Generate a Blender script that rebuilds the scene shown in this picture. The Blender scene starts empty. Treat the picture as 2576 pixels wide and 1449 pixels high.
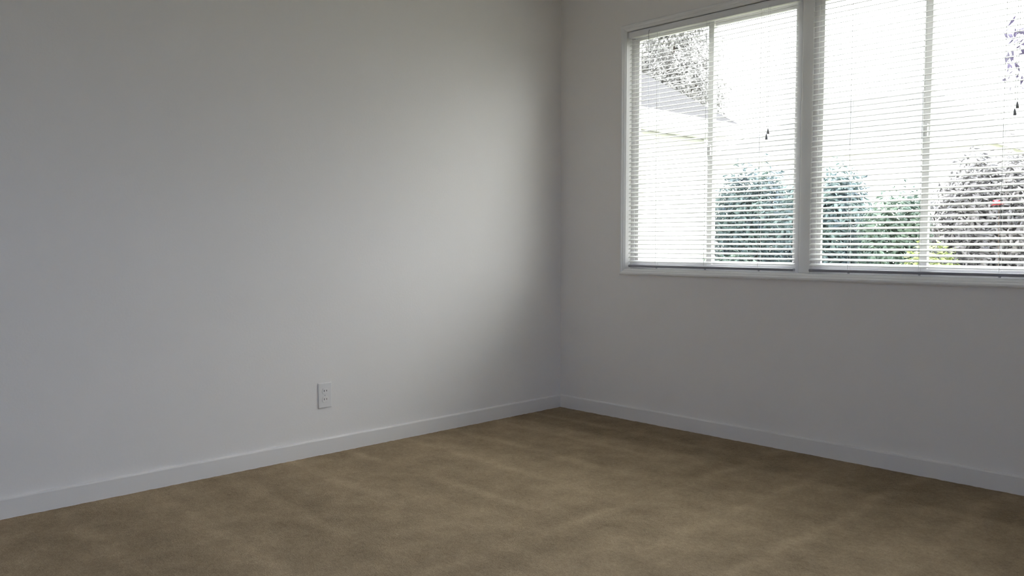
import bpy, bmesh, math, random
from mathutils import Vector, Matrix

random.seed(7)
S = bpy.context.scene
COL = S.collection

# ------------------------------------------------------------------ camera, sky, exposure
# World frame: corner of the two visible walls at the origin. The left wall is the plane X = 0,
# the window wall the plane Y = 0, the room lies at X > 0, Y < 0, the garden at Y > 0.
cam_data = bpy.data.cameras.new('camera')
cam_data.sensor_width = 36.0
cam_data.lens = 2088.0 / 2576.0 * 36.0
cam_data.clip_start = 0.05
cam_data.clip_end = 300
cam = bpy.data.objects.new('camera', cam_data)
COL.objects.link(cam)
cam.location = (3.350, -3.643, 0.980)
_a = math.radians(44.052)
_p = math.radians(3.1114)
_dir = Vector((-math.cos(_a) * math.cos(_p), math.sin(_a) * math.cos(_p), -math.sin(_p)))
cam.rotation_euler = _dir.to_track_quat('-Z', 'Y').to_euler()
S.camera = cam

world = bpy.data.worlds.new('overcast_sky')
S.world = world
world.use_nodes = True
world.cycles.sampling_method = 'NONE'   # an even sky is found as quickly by the bounced rays
wn = world.node_tree
wn.nodes.clear()
w_out = wn.nodes.new('ShaderNodeOutputWorld')
w_bg = wn.nodes.new('ShaderNodeBackground')
w_tc = wn.nodes.new('ShaderNodeTexCoord')
w_sep = wn.nodes.new('ShaderNodeSeparateXYZ')
# overcast sky: luminance rises from the horizon to the zenith as (1 + 2 sin h) / 3
w_ramp = wn.nodes.new('ShaderNodeValToRGB')
w_ramp.color_ramp.elements[0].position = 0.0
w_ramp.color_ramp.elements[0].color = (0.333, 0.338, 0.340, 1)
w_ramp.color_ramp.elements[1].position = 1.0
w_ramp.color_ramp.elements[1].color = (0.97, 0.985, 1.0, 1)
wn.links.new(w_tc.outputs['Generated'], w_sep.inputs[0])
wn.links.new(w_sep.outputs['Z'], w_ramp.inputs[0])
wn.links.new(w_ramp.outputs[0], w_bg.inputs['Color'])
w_bg.inputs['Strength'].default_value = 8.0
wn.links.new(w_bg.outputs[0], w_out.inputs[0])

S.view_settings.view_transform = 'Standard'
S.view_settings.look = 'None'
S.view_settings.exposure = 0.90
S.view_settings.gamma = 1.0
S.view_settings.use_curve_mapping = False
S.cycles.max_bounces = 10
S.cycles.diffuse_bounces = 7
S.cycles.transparent_max_bounces = 8
S.cycles.caustics_reflective = False
S.cycles.caustics_refractive = False
S.cycles.sample_clamp_indirect = 20.0


# ------------------------------------------------------------------ dimensions
ROOM_X, ROOM_Y, CEIL = 4.35, -4.75, 2.44
WALL_T = 0.105
TILT = math.radians(24)          # blind slats: nearly level, outer edge a little up
OPENINGS = [(0.488, 1.478), (1.536, 2.526)]
SILL_Z, HEAD_Z = 0.838, 2.128
GROUND = -0.45



# ------------------------------------------------------------------ helpers
def nodes_of(name):
    m = bpy.data.materials.new(name)
    m.use_nodes = True
    nt = m.node_tree
    return m, nt, nt.nodes['Principled BSDF'], nt.nodes['Material Output']


def simple_mat(name, col, rough=0.6, spec=0.3, metal=0.0, bump=None, vary=None):
    m, nt, b, out = nodes_of(name)
    b.inputs['Base Color'].default_value = (*col, 1)
    b.inputs['Roughness'].default_value = rough
    b.inputs['Specular IOR Level'].default_value = spec
    b.inputs['Metallic'].default_value = metal
    tc = nt.nodes.new('ShaderNodeTexCoord')
    if vary:
        scale, amt = vary
        n = nt.nodes.new('ShaderNodeTexNoise')
        n.inputs['Scale'].default_value = scale
        n.inputs['Detail'].default_value = 4
        mx = nt.nodes.new('ShaderNodeMix')
        mx.data_type = 'RGBA'
        mx.inputs[6].default_value = tuple(c * (1 - amt) for c in col) + (1,)
        mx.inputs[7].default_value = tuple(min(1, c * (1 + amt)) for c in col) + (1,)
        nt.links.new(tc.outputs['Object'], n.inputs['Vector'])
        nt.links.new(n.outputs['Fac'], mx.inputs[0])
        nt.links.new(mx.outputs[2], b.inputs['Base Color'])
    if bump:
        scale, strength, dist = bump
        n2 = nt.nodes.new('ShaderNodeTexNoise')
        n2.inputs['Scale'].default_value = scale
        n2.inputs['Detail'].default_value = 5
        bp = nt.nodes.new('ShaderNodeBump')
        bp.inputs['Strength'].default_value = strength
        bp.inputs['Distance'].default_value = dist
        nt.links.new(tc.outputs['Object'], n2.inputs['Vector'])
        nt.links.new(n2.outputs['Fac'], bp.inputs['Height'])
        nt.links.new(bp.outputs[0], b.inputs['Normal'])
    return m


def translucent_mat(name, col, tcol, fac, rough=0.5):
    m, nt, b, out = nodes_of(name)
    b.inputs['Base Color'].default_value = (*col, 1)
    b.inputs['Roughness'].default_value = rough
    b.inputs['Specular IOR Level'].default_value = 0.3
    t = nt.nodes.new('ShaderNodeBsdfTranslucent')
    t.inputs[0].default_value = (*tcol, 1)
    mx = nt.nodes.new('ShaderNodeMixShader')
    mx.inputs[0].default_value = fac
    nt.links.new(b.outputs[0], mx.inputs[1])
    nt.links.new(t.outputs[0], mx.inputs[2])
    nt.links.new(mx.outputs[0], out.inputs[0])
    return m


def leaf_mat(name, c1, c2, fac=0.3):
    m, nt, b, out = nodes_of(name)
    tc = nt.nodes.new('ShaderNodeTexCoord')
    n = nt.nodes.new('ShaderNodeTexNoise')
    n.inputs['Scale'].default_value = 3.5
    n.inputs['Detail'].default_value = 6
    r = nt.nodes.new('ShaderNodeValToRGB')
    r.color_ramp.elements[0].position = 0.35
    r.color_ramp.elements[0].color = (*c1, 1)
    r.color_ramp.elements[1].position = 0.68
    r.color_ramp.elements[1].color = (*c2, 1)
    nt.links.new(tc.outputs['Object'], n.inputs['Vector'])
    nt.links.new(n.outputs['Fac'], r.inputs[0])
    nt.links.new(r.outputs[0], b.inputs['Base Color'])
    b.inputs['Roughness'].default_value = 0.5
    t = nt.nodes.new('ShaderNodeBsdfTranslucent')
    nt.links.new(r.outputs[0], t.inputs[0])
    mx = nt.nodes.new('ShaderNodeMixShader')
    mx.inputs[0].default_value = fac
    nt.links.new(b.outputs[0], mx.inputs[1])
    nt.links.new(t.outputs[0], mx.inputs[2])
    nt.links.new(mx.outputs[0], out.inputs[0])
    return m


def glass_mat(name, tint):
    m, nt, b, out = nodes_of(name)
    nt.nodes.remove(b)
    tr = nt.nodes.new('ShaderNodeBsdfTransparent')
    tr.inputs[0].default_value = (*tint, 1)
    gl = nt.nodes.new('ShaderNodeBsdfGlossy')
    gl.inputs['Roughness'].default_value = 0.02
    # reflectance of a thin pane, the same from both sides
    lw = nt.nodes.new('ShaderNodeLayerWeight')
    lw.inputs['Blend'].default_value = 0.5
    pw = nt.nodes.new('ShaderNodeMath')
    pw.operation = 'POWER'
    pw.inputs[1].default_value = 8.0
    fr = nt.nodes.new('ShaderNodeMath')
    fr.operation = 'MULTIPLY_ADD'
    fr.inputs[1].default_value = 0.6
    fr.inputs[2].default_value = 0.03
    nt.links.new(lw.outputs['Facing'], pw.inputs[0])
    nt.links.new(pw.outputs[0], fr.inputs[0])
    mx = nt.nodes.new('ShaderNodeMixShader')
    nt.links.new(fr.outputs[0], mx.inputs[0])
    nt.links.new(tr.outputs[0], mx.inputs[1])
    nt.links.new(gl.outputs[0], mx.inputs[2])
    nt.links.new(mx.outputs[0], out.inputs[0])
    return m


def carpet_mat():
    m, nt, b, out = nodes_of('beige_carpet')
    N, L = nt.nodes, nt.links
    tc = N.new('ShaderNodeTexCoord')
    sep = N.new('ShaderNodeSeparateXYZ')
    L.new(tc.outputs['Object'], sep.inputs[0])

    def noise(scale, detail, rough=0.6, vec=None):
        n = N.new('ShaderNodeTexNoise')
        n.inputs['Scale'].default_value = scale
        n.inputs['Detail'].default_value = detail
        n.inputs['Roughness'].default_value = rough
        L.new(vec or tc.outputs['Object'], n.inputs['Vector'])
        return n.outputs['Fac']

    def math_node(op, a, c=None, clamp=False):
        n = N.new('ShaderNodeMath')
        n.operation = op
        n.use_clamp = clamp
        for i, v in enumerate((a, c)):
            if v is None:
                continue
            if isinstance(v, (int, float)):
                n.inputs[i].default_value = v
            else:
                L.new(v, n.inputs[i])
        return n.outputs[0]

    wob = math_node('MULTIPLY', math_node('SUBTRACT', noise(1.3, 2), 0.5), 0.11)
    wob2 = math_node('MULTIPLY', math_node('SUBTRACT', noise(5.0, 3), 0.5), 0.05)
    wob = math_node('ADD', wob, wob2)

    def stripes(axis, offset, period=0.315, sharp=0.17):
        # narrow raised lines left between two passes of a vacuum head
        v = math_node('ADD', math_node('ADD', axis, wob), offset)
        fr = math_node('FRACT', math_node('DIVIDE', v, period))
        d = math_node('ABSOLUTE', math_node('SUBTRACT', fr, 0.5))
        mr = N.new('ShaderNodeMapRange')
        mr.interpolation_type = 'SMOOTHSTEP'
        mr.inputs['From Min'].default_value = sharp
        mr.inputs['From Max'].default_value = 0.0
        L.new(d, mr.inputs['Value'])
        # alternate brushing direction of neighbouring passes
        sw = math_node('PINGPONG', math_node('ADD', math_node('DIVIDE', v, period), 0.5), 1.0)
        mr2 = N.new('ShaderNodeMapRange')
        mr2.interpolation_type = 'SMOOTHSTEP'
        mr2.inputs['From Min'].default_value = 0.25
        mr2.inputs['From Max'].default_value = 0.75
        L.new(sw, mr2.inputs['Value'])
        return mr.outputs[0], mr2.outputs[0]

    lx, ax_ = stripes(sep.outputs['Y'], 10.0 + 0.155)
    ly, ay_ = stripes(sep.outputs['X'], 10.0 - 1.93 + 0.1575 + 0.24)
    # the passes run from the left wall in one part of the room, from the window wall in the other
    side = N.new('ShaderNodeMapRange')
    side.interpolation_type = 'SMOOTHSTEP'
    side.inputs['From Min'].default_value = 1.05
    side.inputs['From Max'].default_value = 1.75
    L.new(math_node('ADD', sep.outputs['X'], math_node('MULTIPLY', noise(2.2, 3), 0.3)), side.inputs['Value'])

    def mixf(f, a_, b_):
        n = N.new('ShaderNodeMix')
        n.data_type = 'FLOAT'
        L.new(f, n.inputs[0])
        for i, v in ((2, a_), (3, b_)):
            if isinstance(v, (int, float)):
                n.inputs[i].default_value = v
            else:
                L.new(v, n.inputs[i])
        return n.outputs[0]

    line = mixf(side.outputs[0], lx, ly)
    alt = mixf(side.outputs[0], ax_, ay_)
    # breaks in the lines and blotches of leaning pile
    brk = N.new('ShaderNodeMapRange')
    brk.inputs['From Min'].default_value = 0.32
    brk.inputs['From Max'].default_value = 0.62
    L.new(noise(2.6, 4), brk.inputs['Value'])
    line = math_node('MULTIPLY', line, brk.outputs[0])
    blotch = noise(7.5, 6, 0.65)
    fine = noise(190.0, 3, 0.7)
    fine2 = noise(60.0, 4, 0.7)
    tot = math_node('MULTIPLY', line, 0.21)
    tot = math_node('ADD', tot, math_node('MULTIPLY', alt, 0.10))
    tot = math_node('ADD', tot, math_node('MULTIPLY', math_node('SUBTRACT', blotch, 0.5), 0.85))
    tot = math_node('ADD', tot, math_node('MULTIPLY', math_node('SUBTRACT', fine, 0.5), 0.75))
    tot = math_node('ADD', tot, math_node('MULTIPLY', math_node('SUBTRACT', fine2, 0.5), 0.45))
    # strip by the window wall: brushed pile, plus shade painted into the colour
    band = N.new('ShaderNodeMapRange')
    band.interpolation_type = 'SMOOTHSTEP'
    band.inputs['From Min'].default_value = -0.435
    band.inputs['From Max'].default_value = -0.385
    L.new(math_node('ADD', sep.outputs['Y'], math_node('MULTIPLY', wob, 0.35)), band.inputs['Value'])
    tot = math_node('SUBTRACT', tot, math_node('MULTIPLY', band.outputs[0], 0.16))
    tot = math_node('ADD', tot, 0.42, clamp=True)
    ramp = N.new('ShaderNodeValToRGB')
    ramp.color_ramp.elements[0].position = 0.0
    ramp.color_ramp.elements[0].color = CARPET_DARK
    ramp.color_ramp.elements[1].position = 1.0
    ramp.color_ramp.elements[1].color = CARPET_LIGHT
    L.new(tot, ramp.inputs[0])
    L.new(ramp.outputs[0], b.inputs['Base Color'])
    b.inputs['Roughness'].default_value = 1.0
    b.inputs['Specular IOR Level'].default_value = 0.05
    b.inputs['Sheen Weight'].default_value = 0.0
    b.inputs['Sheen Roughness'].default_value = 0.6
    bp = N.new('ShaderNodeBump')
    bp.inputs['Strength'].default_value = 0.7
    bp.inputs['Distance'].default_value = 0.006
    hgt = math_node('ADD', fine, fine2)
    L.new(hgt, bp.inputs['Height'])
    L.new(bp.outputs[0], b.inputs['Normal'])
    return m


CARPET_DARK = (0.200, 0.147, 0.093, 1)
CARPET_LIGHT = (0.590, 0.458, 0.300, 1)

M = {
    'wall': simple_mat('painted_wall', (0.878, 0.845, 0.808), 0.75, 0.2, bump=(95, 0.10, 0.004), vary=(2.0, 0.01)),
    'ceiling': simple_mat('painted_ceiling', (0.88, 0.87, 0.85), 0.85, 0.1, bump=(60, 0.3, 0.006)),
    'trim': simple_mat('white_gloss_paint', (0.87, 0.86, 0.84), 0.38, 0.4, bump=(30, 0.04, 0.002)),
    'base': simple_mat('baseboard_paint', (0.855, 0.825, 0.79), 0.45, 0.35, bump=(25, 0.05, 0.002)),
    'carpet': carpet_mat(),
    'slat': translucent_mat('white_slat', (0.90, 0.90, 0.89), (0.92, 0.92, 0.91), 0.50, 0.4),
    'rail': simple_mat('white_enamel_rail', (0.86, 0.86, 0.86), 0.35, 0.4, vary=(6, 0.02)),
    'rail_grey': simple_mat('grey_enamel_rail', (0.30, 0.30, 0.33), 0.4, 0.4, vary=(6, 0.03)),
    'cord': simple_mat('cord_white', (0.62, 0.62, 0.62), 0.9, 0.1, vary=(300, 0.05)),
    'wand': glass_mat('clear_plastic_wand', (0.93, 0.94, 0.95)),
    'tassel': simple_mat('tassel_plastic', (0.42, 0.42, 0.44), 0.4, 0.4, vary=(40, 0.03)),
    'alu': simple_mat('white_window_frame', (0.80, 0.79, 0.80), 0.42, 0.4, metal=0.0, vary=(12, 0.03)),
    'glass': glass_mat('window_glass', (0.95, 0.965, 0.96)),
    'plate': simple_mat('outlet_plate_plastic', (0.83, 0.81, 0.79), 0.35, 0.4, vary=(30, 0.01)),
    'slot': simple_mat('outlet_slot', (0.03, 0.03, 0.03), 0.6, 0.2, vary=(50, 0.1)),
    'screw': simple_mat('painted_screw', (0.66, 0.66, 0.66), 0.35, 0.5, metal=0.3, vary=(50, 0.05)),
    'lawn': simple_mat('lawn', (0.17, 0.17, 0.12), 0.95, 0.05, bump=(80, 0.6, 0.02), vary=(4, 0.3)),
    'siding': simple_mat('white_siding', (0.80, 0.80, 0.79), 0.6, 0.2, vary=(3, 0.03)),
    'siding_b': simple_mat('pale_siding', (0.82, 0.82, 0.80), 0.6, 0.2, vary=(3, 0.04)),
    'fascia': simple_mat('white_fascia', (0.84, 0.84, 0.84), 0.5, 0.3, vary=(4, 0.02)),
    'roof': simple_mat('grey_shingle', (0.055, 0.053, 0.056), 0.9, 0.1, bump=(40, 0.5, 0.02), vary=(9, 0.25)),
    'roof_b': simple_mat('pale_grey_shingle', (0.125, 0.125, 0.128), 0.9, 0.1, bump=(40, 0.5, 0.02), vary=(9, 0.2)),
    'pane': simple_mat('dark_window_pane', (0.06, 0.08, 0.10), 0.08, 0.6, vary=(2, 0.2)),
    'stucco': simple_mat('outside_stucco', (0.70, 0.68, 0.64), 0.9, 0.1, bump=(50, 0.3, 0.01)),
    'leaf_dark': leaf_mat('dark_green_leaves', (0.040, 0.066, 0.090), (0.150, 0.215, 0.195)),
    'leaf_mid': leaf_mat('mid_green_leaves', (0.040, 0.074, 0.066), (0.160, 0.225, 0.160)),
    'leaf_lime': leaf_mat('yellow_green_leaves', (0.16, 0.20, 0.07), (0.36, 0.40, 0.16)),
    'leaf_brown': leaf_mat('brownish_leaves', (0.070, 0.070, 0.082), (0.230, 0.215, 0.215)),
    'leaf_tree': leaf_mat('grey_green_leaves', (0.14, 0.138, 0.135), (0.32, 0.31, 0.305)),
    'leaf_plum': leaf_mat('plum_leaves', (0.045, 0.035, 0.075), (0.11, 0.09, 0.16)),
    'bark': simple_mat('bark', (0.09, 0.07, 0.06), 0.95, 0.1, bump=(30, 0.8, 0.02), vary=(8, 0.3)),
    'petal': simple_mat('red_petals', (0.55, 0.05, 0.07), 0.6, 0.2, vary=(30, 0.2)),
}


def tag(o, label=None, cat=None, group=None, kind=None):
    if label:
        o['label'] = label
    if cat:
        o['category'] = cat
    if group:
        o['group'] = group
    if kind:
        o['kind'] = kind
    return o


def obj(name, mesh, parent=None, mat=None):
    o = bpy.data.objects.new(name, mesh)
    if mat is not None:
        mesh.materials.append(mat)
    COL.objects.link(o)
    if parent is not None:
        o.parent = parent
    return o


def empty(name, loc, rz=0.0):
    o = bpy.data.objects.new(name, None)
    o.empty_display_size = 0.1
    o.location = loc
    o.rotation_euler = (0, 0, rz)
    COL.objects.link(o)
    return o


def bm_mesh(bm, name, smooth=False):
    bmesh.ops.recalc_face_normals(bm, faces=bm.faces)
    me = bpy.data.meshes.new(name)
    bm.to_mesh(me)
    bm.free()
    if smooth:
        for p in me.polygons:
            p.use_smooth = True
    return me


def add_box(bm, x0, x1, y0, y1, z0, z1):
    vs = [bm.verts.new((x, y, z)) for x in (x0, x1) for y in (y0, y1) for z in (z0, z1)]
    q = [(0, 1, 3, 2), (4, 6, 7, 5), (0, 4, 5, 1), (2, 3, 7, 6), (0, 2, 6, 4), (1, 5, 7, 3)]
    return [bm.faces.new([vs[i] for i in f]) for f in q]


def box(name, x0, x1, y0, y1, z0, z1, mat, parent=None, bevel=0.0, seg=2, origin=None):
    """One box mesh; coordinates in the parent's space."""
    bm = bmesh.new()
    add_box(bm, x0, x1, y0, y1, z0, z1)
    if bevel:
        bmesh.ops.bevel(bm, geom=list(bm.edges), offset=bevel, segments=seg, affect='EDGES', profile=0.5)
    return obj(name, bm_mesh(bm, name), parent, mat)


def boxes(name, lst, mat, parent=None, bevel=0.0):
    bm = bmesh.new()
    for b in lst:
        add_box(bm, *b)
    if bevel:
        bmesh.ops.bevel(bm, geom=list(bm.edges), offset=bevel, segments=2, affect='EDGES', profile=0.5)
    return obj(name, bm_mesh(bm, name), parent, mat)


def add_tube(bm, pts, r, seg=6):
    rings = []
    for i, p in enumerate(pts):
        p = Vector(p)
        a = Vector(pts[max(0, i - 1)])
        c = Vector(pts[min(len(pts) - 1, i + 1)])
        t = (c - a).normalized()
        u = t.cross(Vector((1, 0, 0)) if abs(t.x) < 0.9 else Vector((0, 1, 0))).normalized()
        v = t.cross(u)
        rr = r[i] if isinstance(r, (list, tuple)) else r
        rings.append([bm.verts.new(p + (u * math.cos(2 * math.pi * k / seg) + v * math.sin(2 * math.pi * k / seg)) * rr)
                      for k in range(seg)])
    for a, c in zip(rings, rings[1:]):
        for k in range(seg):
            bm.faces.new((a[k], a[(k + 1) % seg], c[(k + 1) % seg], c[k]))
    bm.faces.new(rings[0][::-1])
    bm.faces.new(rings[-1])


def profile_prism(bm, prof, a, b_, axis):
    """Extrude a closed 2D profile between a and b_ along X or Y."""
    def P(u, v, s):
        return (s, u, v) if axis == 'X' else (u, s, v)
    r0 = [bm.verts.new(P(u, v, a)) for u, v in prof]
    r1 = [bm.verts.new(P(u, v, b_)) for u, v in prof]
    n = len(prof)
    for i in range(n):
        bm.faces.new((r0[i], r0[(i + 1) % n], r1[(i + 1) % n], r1[i]))
    bm.faces.new(r0[::-1])
    bm.faces.new(r1)


# ------------------------------------------------------------------ room shell
def struct(o):
    o['kind'] = 'structure'
    return o


T = WALL_T
# carpeted floor, gently uneven
bm = bmesh.new()
nx, ny = 200, 220
grid = []
for j in range(ny + 1):
    row = []
    for i in range(nx + 1):
        x = ROOM_X * i / nx
        y = ROOM_Y * j / ny
        z = random.uniform(-0.0011, 0.0011)
        row.append(bm.verts.new((x, y, z)))
    grid.append(row)
for j in range(ny):
    for i in range(nx):
        bm.faces.new((grid[j][i], grid[j + 1][i], grid[j + 1][i + 1], grid[j][i + 1]))
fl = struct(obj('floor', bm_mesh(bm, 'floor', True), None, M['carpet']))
tag(fl, 'beige brown cut pile carpet with vacuum streaks', 'floor')
struct(box('floor_slab', -T, ROOM_X + T, ROOM_Y - T, T, -0.25, -0.02, M['stucco']))
tag(bpy.data.objects['floor_slab'], 'concrete slab beneath the carpet', 'floor')

wl = struct(box('wall_left', -T, 0, ROOM_Y, T, -0.02, CEIL, M['wall']))
tag(wl, 'plain off-white wall on the left with the outlet', 'wall')
X0, X1 = OPENINGS[0][0], OPENINGS[1][1]
wr = struct(boxes('wall_right', [(0, X0 - 0.006, 0, T, -0.02, CEIL), (X1 + 0.006, ROOM_X + T, 0, T, -0.02, CEIL),
                                 (X0 - 0.006, X1 + 0.006, 0, T, -0.02, SILL_Z - 0.006),
                                 (X0 - 0.006, X1 + 0.006, 0, T, HEAD_Z + 0.006, CEIL),
                                 (OPENINGS[0][1] + 0.004, OPENINGS[1][0] - 0.004, 0.05, T, SILL_Z - 0.006, HEAD_Z + 0.006)],
                  M['wall']))
tag(wr, 'off-white wall around the pair of windows', 'wall')
# the two walls behind the viewer; the side wall has an added, unseen window
BW = (-4.15, -2.85, 0.9, 2.1)
wb = struct(box('wall_back', -T, ROOM_X + T, ROOM_Y - T, ROOM_Y, -0.02, CEIL, M['wall']))
tag(wb, 'off-white wall behind the viewer', 'wall')
ws = struct(boxes('wall_side', [(ROOM_X, ROOM_X + T, ROOM_Y, BW[0], -0.02, CEIL), (ROOM_X, ROOM_X + T, BW[1], 0, -0.02, CEIL),
                                (ROOM_X, ROOM_X + T, BW[0], BW[1], -0.02, BW[2]), (ROOM_X, ROOM_X + T, BW[0], BW[1], BW[3], CEIL)],
                  M['wall']))
tag(ws, 'off-white wall opposite the outlet wall', 'wall')
ce = struct(box('ceiling', -T, ROOM_X + T, ROOM_Y - T, T, CEIL, CEIL + 0.15, M['ceiling']))
tag(ce, 'white painted ceiling', 'ceiling')
# eave of this house outside above the windows
ev = struct(boxes('trim_5', [(-1.2, ROOM_X + 1.0, T, T + 0.12, CEIL + 0.02, CEIL + 0.05),
                             (-1.2, ROOM_X + 1.0, T + 0.12, T + 0.145, CEIL - 0.02, CEIL + 0.16)], M['fascia']))
tag(ev, 'white eave soffit and fascia outside above the windows', 'eave')

# baseboards: eased top edge
BB_H, BB_T = 0.074, 0.013
prof = [(0.0, -0.004), (BB_T, -0.004), (BB_T, BB_H - 0.006), (BB_T - 0.002, BB_H - 0.002), (BB_T - 0.005, BB_H), (0.0, BB_H)]


def baseboard(name, a, b_, axis, at, sign, label):
    bm = bmesh.new()
    profile_prism(bm, [(at + sign * u, v) for u, v in prof], a, b_, axis)
    return tag(struct(obj(name, bm_mesh(bm, name), None, M['base'])), label, 'baseboard')


baseboard('baseboard_left', ROOM_Y, 0.0, 'Y', 0.0, 1, 'white baseboard along the left wall under the outlet')
baseboard('baseboard_right', BB_T, ROOM_X, 'X', 0.0, -1, 'white baseboard along the wall below the windows')
baseboard('baseboard_back', BB_T, ROOM_X - BB_T, 'X', ROOM_Y, 1, 'white baseboard along the back wall')
baseboard('baseboard_side', ROOM_Y, -BB_T, 'Y', ROOM_X, -1, 'white baseboard along the side wall')

# ------------------------------------------------------------------ window casing (moulded trim around the pair)
cas = empty('trim_1', (0, 0, 0))
struct(cas)
tag(cas, 'white moulded casing framing the pair of windows', 'window casing')


def casing_profile(w, d):
    # u: from the opening outwards, v: out of the wall
    return [(0.0, -0.01), (0.0, d * 0.10), (w * 0.30, d * 0.62), (w * 0.36, d * 0.62), (w * 0.56, d * 0.97), (w * 0.62, d),
            (w * 0.80, d), (w * 0.85, d * 0.8), (w * 0.94, d * 0.72), (w, d * 0.55), (w, -0.01)]


def casing_frame(x0, x1, z0, z1, w, d):
    """Mitred frame of four lengths, each its own part."""
    pr = casing_profile(w, d)
    sides = {'casing_side': [((x0, z0), (x0, z1), (-1, 0)), ((x1, z0), (x1, z1), (1, 0))],
             'casing_head': [((x0, z1), (x1, z1), (0, 1))], 'casing_sill': [((x0, z0), (x1, z0), (0, -1))]}
    for nm, lst in sides.items():
        for (a, c, o) in lst:
            bm = bmesh.new()
            r0, r1 = [], []
            for u, v in pr:
                if o[0]:
                    r0.append(bm.verts.new((a[0] + o[0] * u, -v, a[1] - u)))
                    r1.append(bm.verts.new((c[0] + o[0] * u, -v, c[1] + u)))
                else:
                    r0.append(bm.verts.new((a[0] - u, -v, a[1] + o[1] * u)))
                    r1.append(bm.verts.new((c[0] + u, -v, c[1] + o[1] * u)))
            n = len(pr)
            for i in range(n):
                bm.faces.new((r0[i], r0[(i + 1) % n], r1[(i + 1) % n], r1[i]))
            bm.faces.new(r0[::-1])
            bm.faces.new(r1)
            obj(nm, bm_mesh(bm, nm), cas, M['trim'])


casing_frame(X0, X1, SILL_Z, HEAD_Z, 0.034, 0.020)
# centre mullion between the two openings
box('mullion', OPENINGS[0][1], OPENINGS[1][0], 0.042, 0.085, SILL_Z, HEAD_Z, M['trim'], cas, bevel=0.004)
# jamb liners of each opening
boxes('jamb_liner', [(X0 - 0.006, X0, 0.0102, 0.085, SILL_Z, HEAD_Z)], M['trim'], cas)
boxes('jamb_liner', [(X1, X1 + 0.006, 0.0102, 0.085, SILL_Z, HEAD_Z)], M['trim'], cas)
boxes('head_liner', [(X0, X1, 0.0102, 0.085, HEAD_Z, HEAD_Z + 0.006)], M['trim'], cas)
boxes('sill_liner', [(X0, X1, 0.0102, 0.085, SILL_Z - 0.006, SILL_Z)], M['trim'], cas)


# ------------------------------------------------------------------ white framed sliding windows
def slider_window(name, a, c, label):
    w = empty(name, ((a + c) / 2, 0.070, SILL_Z + 0.0006))
    struct(w)
    tag(w, label, 'window')
    hw = (c - a) / 2 - 0.0006
    H = HEAD_Z - SILL_Z - 0.0012
    f = 0.030
    m = M['alu']
    # outer frame, four lengths with a track lip
    for s in (-1, 1):
        bm = bmesh.new()
        add_box(bm, min(s * hw, s * (hw - 0.012)), max(s * hw, s * (hw - 0.012)), -0.026, 0.026, 0, H)
        for yy in (-0.026, -0.002, 0.022):
            add_box(bm, min(s * (hw - 0.012), s * (hw - f + 0.006)), max(s * (hw - 0.012), s * (hw - f + 0.006)), yy, yy + 0.004, 0.033, H - 0.033)
        obj('frame_jamb', bm_mesh(bm, 'frame_jamb'), w, m)
    for nm, z0, z1, lip in (('frame_sill', 0.0, 0.016, 1), ('frame_head', H - 0.016, H, -1)):
        bm = bmesh.new()
        add_box(bm, -hw + 0.0124, hw - 0.0124, -0.026, 0.026, z0, z1)
        for yy in (-0.026, -0.002, 0.022):
            if lip > 0:
                add_box(bm, -hw + 0.0124, hw - 0.0124, yy, yy + 0.004, z1, z1 + 0.016)
            else:
                add_box(bm, -hw + 0.0124, hw - 0.0124, yy, yy + 0.004, z0 - 0.016, z0)
        obj(nm, bm_mesh(bm, nm), w, m)
    # two sashes, overlapping at the middle
    for nm, x0, x1, y in (('sash', -hw + 0.016, 0.018, -0.012), ('sash', -0.018, hw - 0.016, 0.012)):
        z0, z1 = 0.018, H - 0.018
        st, d = 0.030, 0.008
        bm = bmesh.new()
        add_box(bm, x0, x0 + st, y - d, y + d, z0, z1)
        add_box(bm, x1 - st, x1, y - d, y + d, z0, z1)
        add_box(bm, x0 + st, x1 - st, y - d, y + d, z0, z0 + st)
        add_box(bm, x0 + st, x1 - st, y - d, y + d, z1 - st, z1)
        sa = obj(nm, bm_mesh(bm, nm), w, m)
        box('pane', x0 + st - 0.004, x1 - st + 0.004, y - 0.002, y + 0.002, z0 + st - 0.004, z1 - st + 0.004, M['glass'], sa)
        if y < 0:
            box('latch', x1 - st + 0.004, x1 - 0.006, y - d - 0.014, y - d, H * 0.45, H * 0.45 + 0.06, m, sa, bevel=0.003)
    return w


slider_window('window_1', *OPENINGS[0], 'white framed sliding window nearest the room corner, behind the first blind')
slider_window('window_2', *OPENINGS[1], 'white framed sliding window on the right, behind the second blind')


# ------------------------------------------------------------------ mini blinds
SLAT_W, PITCH, SLAT_L = 0.0250, 0.0235, 0.972


def slat_mesh():
    bm = bmesh.new()
    n = 6
    top, bot = [], []
    for e in (-SLAT_L / 2, SLAT_L / 2):
        rt, rb = [], []
        for i in range(n + 1):
            v = -0.5 + i / n
            y = v * SLAT_W
            z = 0.0016 * (1 - (2 * v) ** 2)
            rt.append(bm.verts.new((e, y, z + 0.00012)))
            rb.append(bm.verts.new((e, y, z - 0.00012)))
        top.append(rt)
        bot.append(rb)
    for i in range(n):
        bm.faces.new((top[0][i], top[1][i], top[1][i + 1], top[0][i + 1]))
        bm.faces.new((bot[0][i], bot[0][i + 1], bot[1][i + 1], bot[1][i]))
    bm.faces.new((top[0][0], bot[0][0], bot[1][0], top[1][0]))
    bm.faces.new((top[0][n], top[1][n], bot[1][n], bot[0][n]))
    me = bm_mesh(bm, 'slat', True)
    me.materials.append(M['slat'])
    return me


SLAT_ME = slat_mesh()
BLIND_Y = 0.022
RAIL_Z0, RAIL_Z1 = 0.847, 0.860
HEADRAIL_Z0, HEADRAIL_Z1 = 2.094, 2.124


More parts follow.
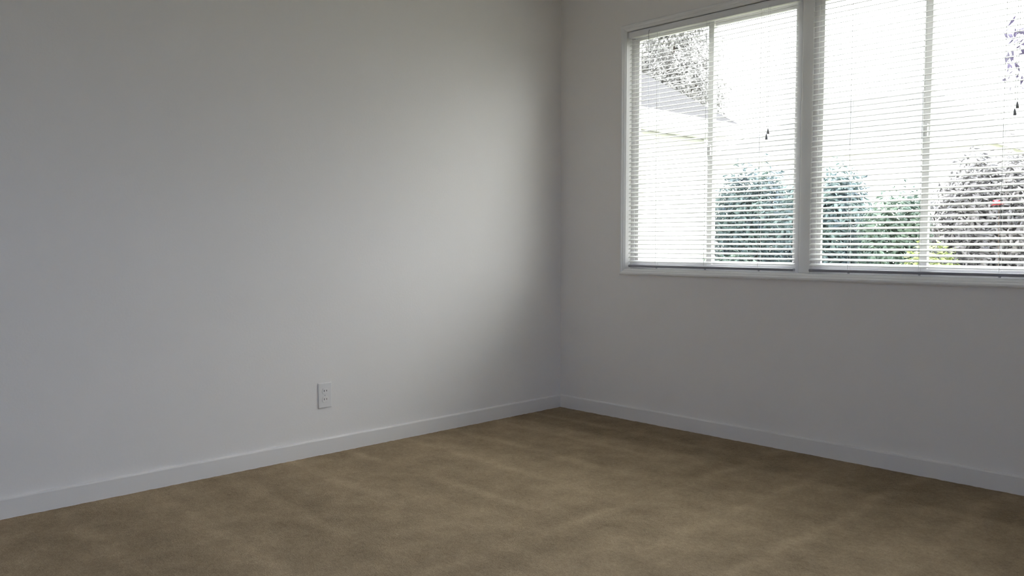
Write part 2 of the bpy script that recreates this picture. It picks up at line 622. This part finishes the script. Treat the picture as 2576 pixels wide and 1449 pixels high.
def mini_blind(a, c, label):
    xc = (a + c) / 2
    bl = empty('mini_blind', (xc, BLIND_Y, RAIL_Z0))
    tag(bl, label, 'window blind', 'white mini blinds over the two windows')
    Z = RAIL_Z0
    L2 = SLAT_L / 2
    # headrail: U shaped channel with closed ends
    bm = bmesh.new()
    z0, z1 = HEADRAIL_Z0 - Z, HEADRAIL_Z1 - Z
    add_box(bm, -L2 - 0.004, L2 + 0.004, -0.0135, -0.0125, z0, z1)
    add_box(bm, -L2 - 0.004, L2 + 0.004, 0.0125, 0.0135, z0, z1)
    add_box(bm, -L2 - 0.004, L2 + 0.004, -0.0125, 0.0125, z0, z0 + 0.001)
    add_box(bm, -L2 - 0.004, L2 + 0.004, -0.0155, -0.0135, z1 - 0.004, z1)
    add_box(bm, -L2 - 0.004, -L2 - 0.003, -0.0125, 0.0125, z0 + 0.001, z1)
    add_box(bm, L2 + 0.003, L2 + 0.004, -0.0125, 0.0125, z0 + 0.001, z1)
    hr = obj('headrail', bm_mesh(bm, 'headrail'), bl, M['rail'])
    for s in (-1, 1):
        box('end_bracket', min(s * (L2 + 0.004), s * (L2 + 0.0055)), max(s * (L2 + 0.004), s * (L2 + 0.0055)),
            -0.017, 0.014, z0 - 0.002, z1 + 0.002, M['rail'], hr)
    # bottom rail
    br = box('bottom_rail', -L2, L2, -0.0125, 0.0125, 0.0, RAIL_Z1 - RAIL_Z0, M['rail_grey'], bl, bevel=0.0035)
    # slats
    z_first = RAIL_Z1 - Z + 0.010
    z_last = z0 - 0.016
    n = int((z_last - z_first) / PITCH) + 1
    zs = [z_last - k * PITCH for k in range(n)]
    for z in zs:
        o = bpy.data.objects.new('slat', SLAT_ME)
        COL.objects.link(o)
        o.parent = bl
        o.location = (0, 0, z)
        o.rotation_euler = (TILT + random.uniform(-0.02, 0.02), 0, random.uniform(-0.0004, 0.0004))
    # ladder tapes: two strings, a rung under each slat, a lift cord through the middle, a button under the rail
    hy = SLAT_W / 2 * math.cos(TILT) + 0.0006
    hz = SLAT_W / 2 * math.sin(TILT)
    for x in (-0.303, 0.0, 0.303):
        bm = bmesh.new()
        r = 0.0006
        for yy in (-hy, hy):
            add_box(bm, x - r, x + r, yy - r, yy + r, RAIL_Z1 - Z, z0)
        for z in zs:
            vs = []
            for (yy, zz) in ((-hy, -hz), (hy, hz)):
                vs.append([bm.verts.new((x + dx, yy, z + zz - 0.0008 + dz)) for dx, dz in ((-r, -r), (r, -r), (r, r), (-r, r))])
            for k in range(4):
                bm.faces.new((vs[0][k], vs[0][(k + 1) % 4], vs[1][(k + 1) % 4], vs[1][k]))
        obj('ladder_cord', bm_mesh(bm, 'ladder_cord'), bl, M['cord'])
        bm = bmesh.new()
        add_tube(bm, [(x, 0, -0.005), (x, 0, -0.0035), (x, 0, 0.0)], [0.0035, 0.005, 0.005], 10)
        obj('cord_button', bm_mesh(bm, 'cord_button'), br, M['tassel'])
    # tilt wand on its hook at the left, pull cords with tassels at the right
    bm = bmesh.new()
    wx = -0.352
    add_tube(bm, [(wx, -0.020, z0 - 0.030), (wx, -0.019, z0 - 0.52)], 0.0035, 6)
    wd = obj('tilt_wand', bm_mesh(bm, 'tilt_wand', True), bl, M['wand'])
    bm = bmesh.new()
    add_tube(bm, [(wx, -0.012, z0 + 0.020), (wx, -0.019, z0 + 0.016), (wx, -0.020, z0 + 0.004), (wx, -0.020, z0 - 0.032)], 0.0013, 6)
    obj('wand_hook', bm_mesh(bm, 'wand_hook', True), wd, M['tassel'])
    for k, (dx, zl) in enumerate(((0.352, 1.520), (0.344, 1.494))):
        bm = bmesh.new()
        add_tube(bm, [(dx, -0.0145, z0 + 0.010), (dx, -0.018, z0 - 0.01), (dx - 0.001, -0.019, 1.8 - Z), (dx - 0.002, -0.019, zl - Z)], 0.0008, 5)
        cd = obj('pull_cord', bm_mesh(bm, 'pull_cord'), bl, M['cord'])
        bm = bmesh.new()
        x = dx - 0.002
        add_tube(bm, [(x, -0.019, zl - Z + 0.004), (x, -0.019, zl - Z), (x + 0.001, -0.019, zl - Z - 0.016), (x + 0.001, -0.019, zl - Z - 0.022)],
                 [0.0015, 0.003, 0.0058, 0.0058], 10)
        obj('tassel', bm_mesh(bm, 'tassel', True), cd, M['tassel'])
    return bl


mini_blind(*OPENINGS[0], 'white mini blind over the window nearest the room corner')
mini_blind(*OPENINGS[1], 'white mini blind right of the mullion, cut by the photo edge')

# ------------------------------------------------------------------ duplex outlet on the left wall
out = empty('electrical_outlet', (0, -1.6125, 0.216))
tag(out, 'white duplex electrical outlet low on the left wall', 'outlet')
bm = bmesh.new()
add_box(bm, 0.0, 0.006, -0.0352, 0.0352, 0.0, 0.117)
front = [e for e in bm.edges if all(v.co.x > 0.005 for v in e.verts)]
bmesh.ops.bevel(bm, geom=front, offset=0.0042, segments=3, affect='EDGES', profile=0.6)
obj('cover_plate', bm_mesh(bm, 'cover_plate'), out, M['plate'])
for zc in (0.078, 0.039):
    bm = bmesh.new()
    ring = []
    pts = []
    for k in range(28):
        t = 2 * math.pi * k / 28
        y = 0.0172 * math.cos(t)
        z = 0.0172 * math.sin(t)
        z = max(-0.0137, min(0.0137, z))
        pts.append((y, z))
    r0 = [bm.verts.new((0.005, y, zc + z)) for y, z in pts]
    r1 = [bm.verts.new((0.0072, y, zc + z)) for y, z in pts]
    r2 = [bm.verts.new((0.0078, y * 0.95, zc + z * 0.95)) for y, z in pts]
    for a, c in ((r0, r1), (r1, r2)):
        for k in range(28):
            bm.faces.new((a[k], a[(k + 1) % 28], c[(k + 1) % 28], c[k]))
    bm.faces.new(r2)
    rc = obj('receptacle', bm_mesh(bm, 'receptacle'), out, M['plate'])
    for yy, hh in ((-0.0064, 0.0042), (0.0064, 0.0034)):
        box('slot', 0.0070, 0.0081, yy - 0.0013, yy + 0.0013, zc + 0.002 - hh, zc + 0.002 + hh, M['slot'], rc)
bm = bmesh.new()
add_tube(bm, [(0.0058, 0, 0.0585), (0.0068, 0, 0.0585), (0.0074, 0, 0.0585)], [0.0032, 0.0032, 0.0024], 12)
obj('screw', bm_mesh(bm, 'screw'), out, M['screw'])

# ------------------------------------------------------------------ unseen side window, added for ambient and bluish light
w3 = empty('added_window', (ROOM_X + 0.06, (BW[0] + BW[1]) / 2, BW[2]))
struct(w3)
tag(w3, 'unseen blue tinted window added opposite the outlet for bluish fill light', 'window')
hw, H = (BW[1] - BW[0]) / 2, BW[3] - BW[2]
for (a, b_, c, d) in ((-hw, -hw + 0.05, 0, H), (hw - 0.05, hw, 0, H), (-hw + 0.05, hw - 0.05, 0, 0.05), (-hw + 0.05, hw - 0.05, H - 0.05, H),
                      (-0.02, 0.02, 0.05, H - 0.05)):
    box('added_window_frame', -0.03, 0.03, a, b_, c, d, M['trim'], w3)
M['glass_fill'] = glass_mat('bluish_fill_glass', (0.68, 0.79, 0.99))  # blue tint added to colour the light on the left wall
for s_ in (-1, 1):
    box('pane', -0.003, 0.003, min(s_ * 0.02, s_ * (hw - 0.05)), max(s_ * 0.02, s_ * (hw - 0.05)), 0.05, H - 0.05, M['glass_fill'], w3)  # panes of the added window

# ------------------------------------------------------------------ garden
bm = bmesh.new()
g = []
for (x, y) in ((-60, T + 0.001), (60, T + 0.001), (60, 90), (-60, 90)):
    g.append(bm.verts.new((x, y, GROUND)))
bm.faces.new(g)
for q in (((-60, -60), (60, -60), (60, ROOM_Y - T - 0.001), (-60, ROOM_Y - T - 0.001)),
          ((ROOM_X + T + 0.001, ROOM_Y - T - 0.001), (60, ROOM_Y - T - 0.001), (60, T + 0.001), (ROOM_X + T + 0.001, T + 0.001))):
    bm.faces.new([bm.verts.new((x, y, GROUND)) for x, y in q])
tag(struct(obj('ground', bm_mesh(bm, 'ground'), None, M['lawn'])), 'green lawn of the garden outside', 'lawn')


def foliage_mesh(name, center_fn, n, size, mat, jit=0.4):
    """Many small folded leaves; center_fn returns (point, outward normal)."""
    verts, faces = [], []
    for _ in range(n):
        p, nrm = center_fn()
        nrm = (nrm + Vector((random.gauss(0, jit), random.gauss(0, jit), random.gauss(0, jit) + 0.2))).normalized()
        u = nrm.cross(Vector((random.gauss(0, 1), random.gauss(0, 1), random.gauss(0, 1)))).normalized()
        v = nrm.cross(u)
        s = size * random.uniform(0.6, 1.35)
        k = len(verts)
        verts += [p - u * s, p + v * s * 0.42 - nrm * s * 0.12, p + u * s, p - v * s * 0.42 - nrm * s * 0.12, p + nrm * s * 0.08]
        faces += [(k, k + 1, k + 4), (k + 1, k + 2, k + 4), (k + 2, k + 3, k + 4), (k + 3, k, k + 4)]
    me = bpy.data.meshes.new(name)
    me.from_pydata([tuple(v) for v in verts], [], faces)
    me.materials.append(mat)
    return me


def blob_sampler(blobs, inner=0.45):
    wts = [b[1][0] * b[1][1] + b[1][2] for b in blobs]

    def f():
        c, r = random.choices(blobs, wts)[0]
        while True:
            d = Vector((random.gauss(0, 1), random.gauss(0, 1), random.gauss(0, 1)))
            if d.length > 1e-3:
                d.normalize()
                break
        k = inner + (1 - inner) * random.random() ** 0.5
        k *= 1 + 0.10 * math.sin(9 * d.x + 5 * d.z) + 0.08 * math.sin(13 * d.y + 7 * d.x)
        p = Vector((c[0] + d.x * r[0] * k, c[1] + d.y * r[1] * k, c[2] + d.z * r[2] * k))
        if p.z < 0.03:
            p.z = 0.03 + random.random() * 0.1
        return p, d
    return f


def shrub(loc, blobs, n, leaf, mat, label, group, stems=5, name='garden_shrub', cat='shrub'):
    sh = empty(name, (loc[0], loc[1], GROUND))
    tag(sh, label, cat, group)
    me = foliage_mesh('foliage', blob_sampler(blobs), n, leaf, mat)
    obj('foliage', me, sh)
    bm = bmesh.new()
    for k in range(stems):
        c, r = blobs[k % len(blobs)]
        b0 = Vector((random.uniform(-0.12, 0.12), random.uniform(-0.12, 0.12), -0.02))
        tip = Vector((c[0] + random.uniform(-.4, .4) * r[0], c[1] + random.uniform(-.4, .4) * r[1], c[2] + 0.4 * r[2]))
        mid = b0.lerp(tip, 0.5) + Vector((random.uniform(-.08, .08), random.uniform(-.08, .08), 0))
        add_tube(bm, [b0, mid, tip], [0.022, 0.015, 0.006], 6)
    obj('stem', bm_mesh(bm, 'stem'), sh, M['bark'])
    return sh


def tree(loc, height, blobs, n, leaf, mat, label, group, trunk_r=0.14):
    t = empty('garden_tree', (loc[0], loc[1], GROUND))
    tag(t, label, 'tree', group)
    obj('crown', foliage_mesh('crown', blob_sampler(blobs, 0.35), n, leaf, mat), t)
    bm = bmesh.new()
    zb = min(b[0][2] for b in blobs)
    add_tube(bm, [(0, 0, -0.03), (0.03, 0.02, zb * 0.5), (-0.02, 0.0, zb), (0.0, 0.05, height * 0.8)],
             [trunk_r * 1.25, trunk_r, trunk_r * 0.8, trunk_r * 0.25], 10)
    obj('trunk', bm_mesh(bm, 'trunk', True), t, M['bark'])
    for c, r in blobs:
        bm = bmesh.new()
        s0 = Vector((0, 0, zb * 0.85))
        tip = Vector(c) + Vector((r[0] * .3, r[1] * .2, r[2] * .3))
        add_tube(bm, [s0, s0.lerp(tip, 0.5) + Vector((0, 0, 0.12)), tip], [trunk_r * 0.5, trunk_r * 0.3, trunk_r * 0.1], 6)
        obj('branch', bm_mesh(bm, 'branch', True), t, M['bark'])
    return t


# neighbouring white house: its long wall faces the shrubs, eave line running away from the viewer
ha = empty('white_house', (-3.5, 6.9, GROUND))
tag(ha, 'white sided neighbouring house with grey roof, seen through the window by the corner', 'house')
EAVE = 2.62 - GROUND


def lap_siding(bm, p0, p1, z0, z1, outward, step=0.12, d=0.018):
    """Lapped boards between two ground points; outward is the facing direction."""
    z = z0
    o = Vector(outward)
    while z < z1 - 1e-4:
        t = min(z + step, z1)
        a, b_ = Vector((p0[0], p0[1], 0)), Vector((p1[0], p1[1], 0))
        q = [a + o * d + Vector((0, 0, z)), b_ + o * d + Vector((0, 0, z)), b_ + Vector((0, 0, t)), a + Vector((0, 0, t))]
        vs = [bm.verts.new(v) for v in q]
        bm.faces.new(vs)
        q2 = [a + Vector((0, 0, z)), b_ + Vector((0, 0, z))]
        v2 = [bm.verts.new(v) for v in q2]
        bm.faces.new((vs[1], vs[0], v2[0], v2[1]))
        z = t


bm = bmesh.new()
add_box(bm, -6.0, -0.001, -5.5, -0.001, 0.0, EAVE)
lap_siding(bm, (0, 0), (0, -5.5), 0.3, EAVE, (1, 0, 0))
lap_siding(bm, (0, 0), (-6.0, 0), 0.3, EAVE, (0, 1, 0))
obj('wall', bm_mesh(bm, 'wall'), ha, M['siding'])
# gable roof, ridge along the long side
RH = 2.0
bm = bmesh.new()
profile_prism(bm, [(0.42, EAVE - 0.10), (0.42, EAVE + 0.06), (-3.0, EAVE + RH), (-6.42, EAVE + 0.06), (-6.42, EAVE - 0.10), (-3.0, EAVE + RH - 0.18)], -5.9, 0.35, 'Y')
rf = obj('roof', bm_mesh(bm, 'roof'), ha, M['roof'])
boxes('fascia', [(0.40, 0.46, -5.9, 0.37, EAVE - 0.14, EAVE + 0.06)], M['fascia'], rf)
bm = bmesh.new()
profile_prism(bm, [(-0.001, EAVE - 0.02), (-3.0, EAVE + RH - 0.2), (-5.999, EAVE - 0.02)], -0.12, -0.02, 'Y')
obj('gable', bm_mesh(bm, 'gable'), ha, M['siding'])
boxes('soffit', [(0.0, 0.42, -5.9, 0.35, EAVE - 0.13, EAVE - 0.11)], M['fascia'], rf)

# second house farther back with a pale hipped roof
hb = empty('pale_house', (-6.3, 17.0, GROUND))
tag(hb, 'pale house with a hipped grey roof beyond the shrubs', 'house')
EB = 3.35 - GROUND
bm = bmesh.new()
add_box(bm, -3.6, 3.6, 0.001, 6.0, 0.0, EB)
lap_siding(bm, (-3.6, 0), (3.6, 0), 0.3, EB, (0, -1, 0), step=0.16)
obj('wall', bm_mesh(bm, 'wall'), hb, M['siding_b'])
bm = bmesh.new()
e = [bm.verts.new(p) for p in ((-3.75, -0.15, EB), (3.75, -0.15, EB), (3.75, 6.15, EB), (-3.75, 6.15, EB))]
r = [bm.verts.new(p) for p in ((-1.3, 3.0, EB + 1.75), (1.3, 3.0, EB + 1.75))]
bm.faces.new((e[0], e[1], r[1], r[0]))
bm.faces.new((e[2], e[3], r[0], r[1]))
bm.faces.new((e[1], e[2], r[1]))
bm.faces.new((e[3], e[0], r[0]))
bm.faces.new(e[::-1])
rb = obj('roof', bm_mesh(bm, 'roof'), hb, M['roof_b'])
boxes('fascia', [(-3.78, 3.78, -0.18, -0.15, EB - 0.16, EB + 0.04), (3.75, 3.78, -0.15, 6.15, EB - 0.16, EB + 0.04)], M['fascia'], rb)
for xx in (-2.2, 0.0):
    f = boxes('house_window', [(xx - 0.55, xx - 0.48, -0.05, 0.0, 1.5, 2.9), (xx + 0.48, xx + 0.55, -0.05, 0.0, 1.5, 2.9),
                               (xx - 0.48, xx + 0.48, -0.05, 0.0, 1.5, 1.57), (xx - 0.48, xx + 0.48, -0.05, 0.0, 2.83, 2.9)], M['fascia'], hb)
    box('pane', xx - 0.48, xx + 0.48, -0.035, -0.025, 1.57, 2.83, M['pane'], f)

G = GROUND
GR = 'garden shrubs outside the windows'


def B(x, y, z, rx, ry, rz):
    return ((x, y, z - G), (rx, ry, rz))


def shrub_at(x, y, top, rx, ry, n, leaf, mat, label, extra=(), **kw):
    h = top - G
    blobs = [((0, 0, h * 0.52), (rx, ry, h * 0.48)), ((-rx * .42, -ry * .2, h * 0.58), (rx * .68, ry * .8, h * 0.36)),
             ((rx * .45, ry * .1, h * 0.60), (rx * .66, ry * .8, h * 0.35)), ((rx * .2, 0, h * 0.22), (rx * .9, ry * .9, h * 0.22)),
             ((-rx * .2, 0, h * 0.25), (rx * .9, ry * .9, h * 0.25))] + list(extra)
    return shrub((x, y), blobs, n, leaf, mat, label, GR, **kw)


shrub_at(-3.55, 8.4, 2.25, 0.62, 0.6, 16000, 0.046, M['leaf_dark'], 'large dark green shrub just beyond the corner of the white house')
shrub_at(-2.02, 7.7, 2.10, 0.58, 0.6, 15000, 0.046, M['leaf_dark'], 'large dark green shrub seen either side of the mullion')
shrub_at(-0.86, 7.3, 1.70, 0.40, 0.5, 9000, 0.042, M['leaf_mid'], 'mid green shrub left of the brownish hedge')
shrub_at(0.28, 7.2, 2.10, 0.60, 0.6, 18000, 0.042, M['leaf_brown'], 'brownish leafed hedge behind the right blind')
shrub_at(1.80, 7.8, 1.75, 0.62, 0.6, 12000, 0.042, M['leaf_brown'], 'lower brownish hedge at the right edge of the view')
shrub_at(0.27, 5.2, 1.03, 0.26, 0.30, 3500, 0.034, M['leaf_lime'], 'low yellow green shrub in front of the brownish hedge')
shrub_at(-2.45, 5.9, 0.90, 0.45, 0.3, 4500, 0.034, M['leaf_mid'], 'low green shrub at the foot of the white house')
fs = empty('red_flower', (0.55, 6.35, GROUND))
tag(fs, 'single red flower on a stem before the brownish hedge', 'flower')
bm = bmesh.new()
for k in range(7):
    t = 2 * math.pi * k / 7
    c = Vector((0.045 * math.cos(t), 0.03 * math.sin(t), 1.40 - G + 0.02 * math.sin(3 * t)))
    v0 = bm.verts.new((0, 0, 1.39 - G))
    v1 = bm.verts.new(c + Vector((-0.03 * math.sin(t), 0.03 * math.cos(t), 0.02)))
    v2 = bm.verts.new(c * 1.0 + Vector((0.035 * math.cos(t), 0.035 * math.sin(t), 0.0)))
    v3 = bm.verts.new(c + Vector((0.03 * math.sin(t), -0.03 * math.cos(t), 0.02)))
    bm.faces.new((v0, v1, v2, v3))
obj('petals', bm_mesh(bm, 'petals'), fs, M['petal'])
bm = bmesh.new()
add_tube(bm, [(0, 0, -0.02), (0.02, 0, 0.9), (0, 0, 1.39 - G)], [0.008, 0.006, 0.004], 6)
obj('stem', bm_mesh(bm, 'stem'), fs, M['bark'])

tree((-8.6, 12.6), 6.4, [B(0, 0, 5.4, 1.5, 1.4, 1.3), B(-1.0, 0.4, 4.6, 1.3, 1.2, 1.1), B(0.9, -0.2, 4.3, 0.95, 1.1, 0.9), B(0.3, 0.3, 6.4, 0.8, 0.8, 0.8)],
     24000, 0.052, M['leaf_tree'], 'tall grey green tree rising behind the white house', 'garden trees', 0.18)
tree((1.95, 5.2), 4.8, [B(0, 0, 3.5, 0.95, 0.9, 0.9), B(-0.55, 0.1, 2.75, 0.55, 0.6, 0.5), B(0.6, 0.1, 2.9, 0.7, 0.7, 0.6), B(0.1, 0, 4.4, 0.7, 0.7, 0.6)],
     2600, 0.05, M['leaf_plum'], 'loose plum leafed tree at the right edge of the view', 'garden trees', 0.07)
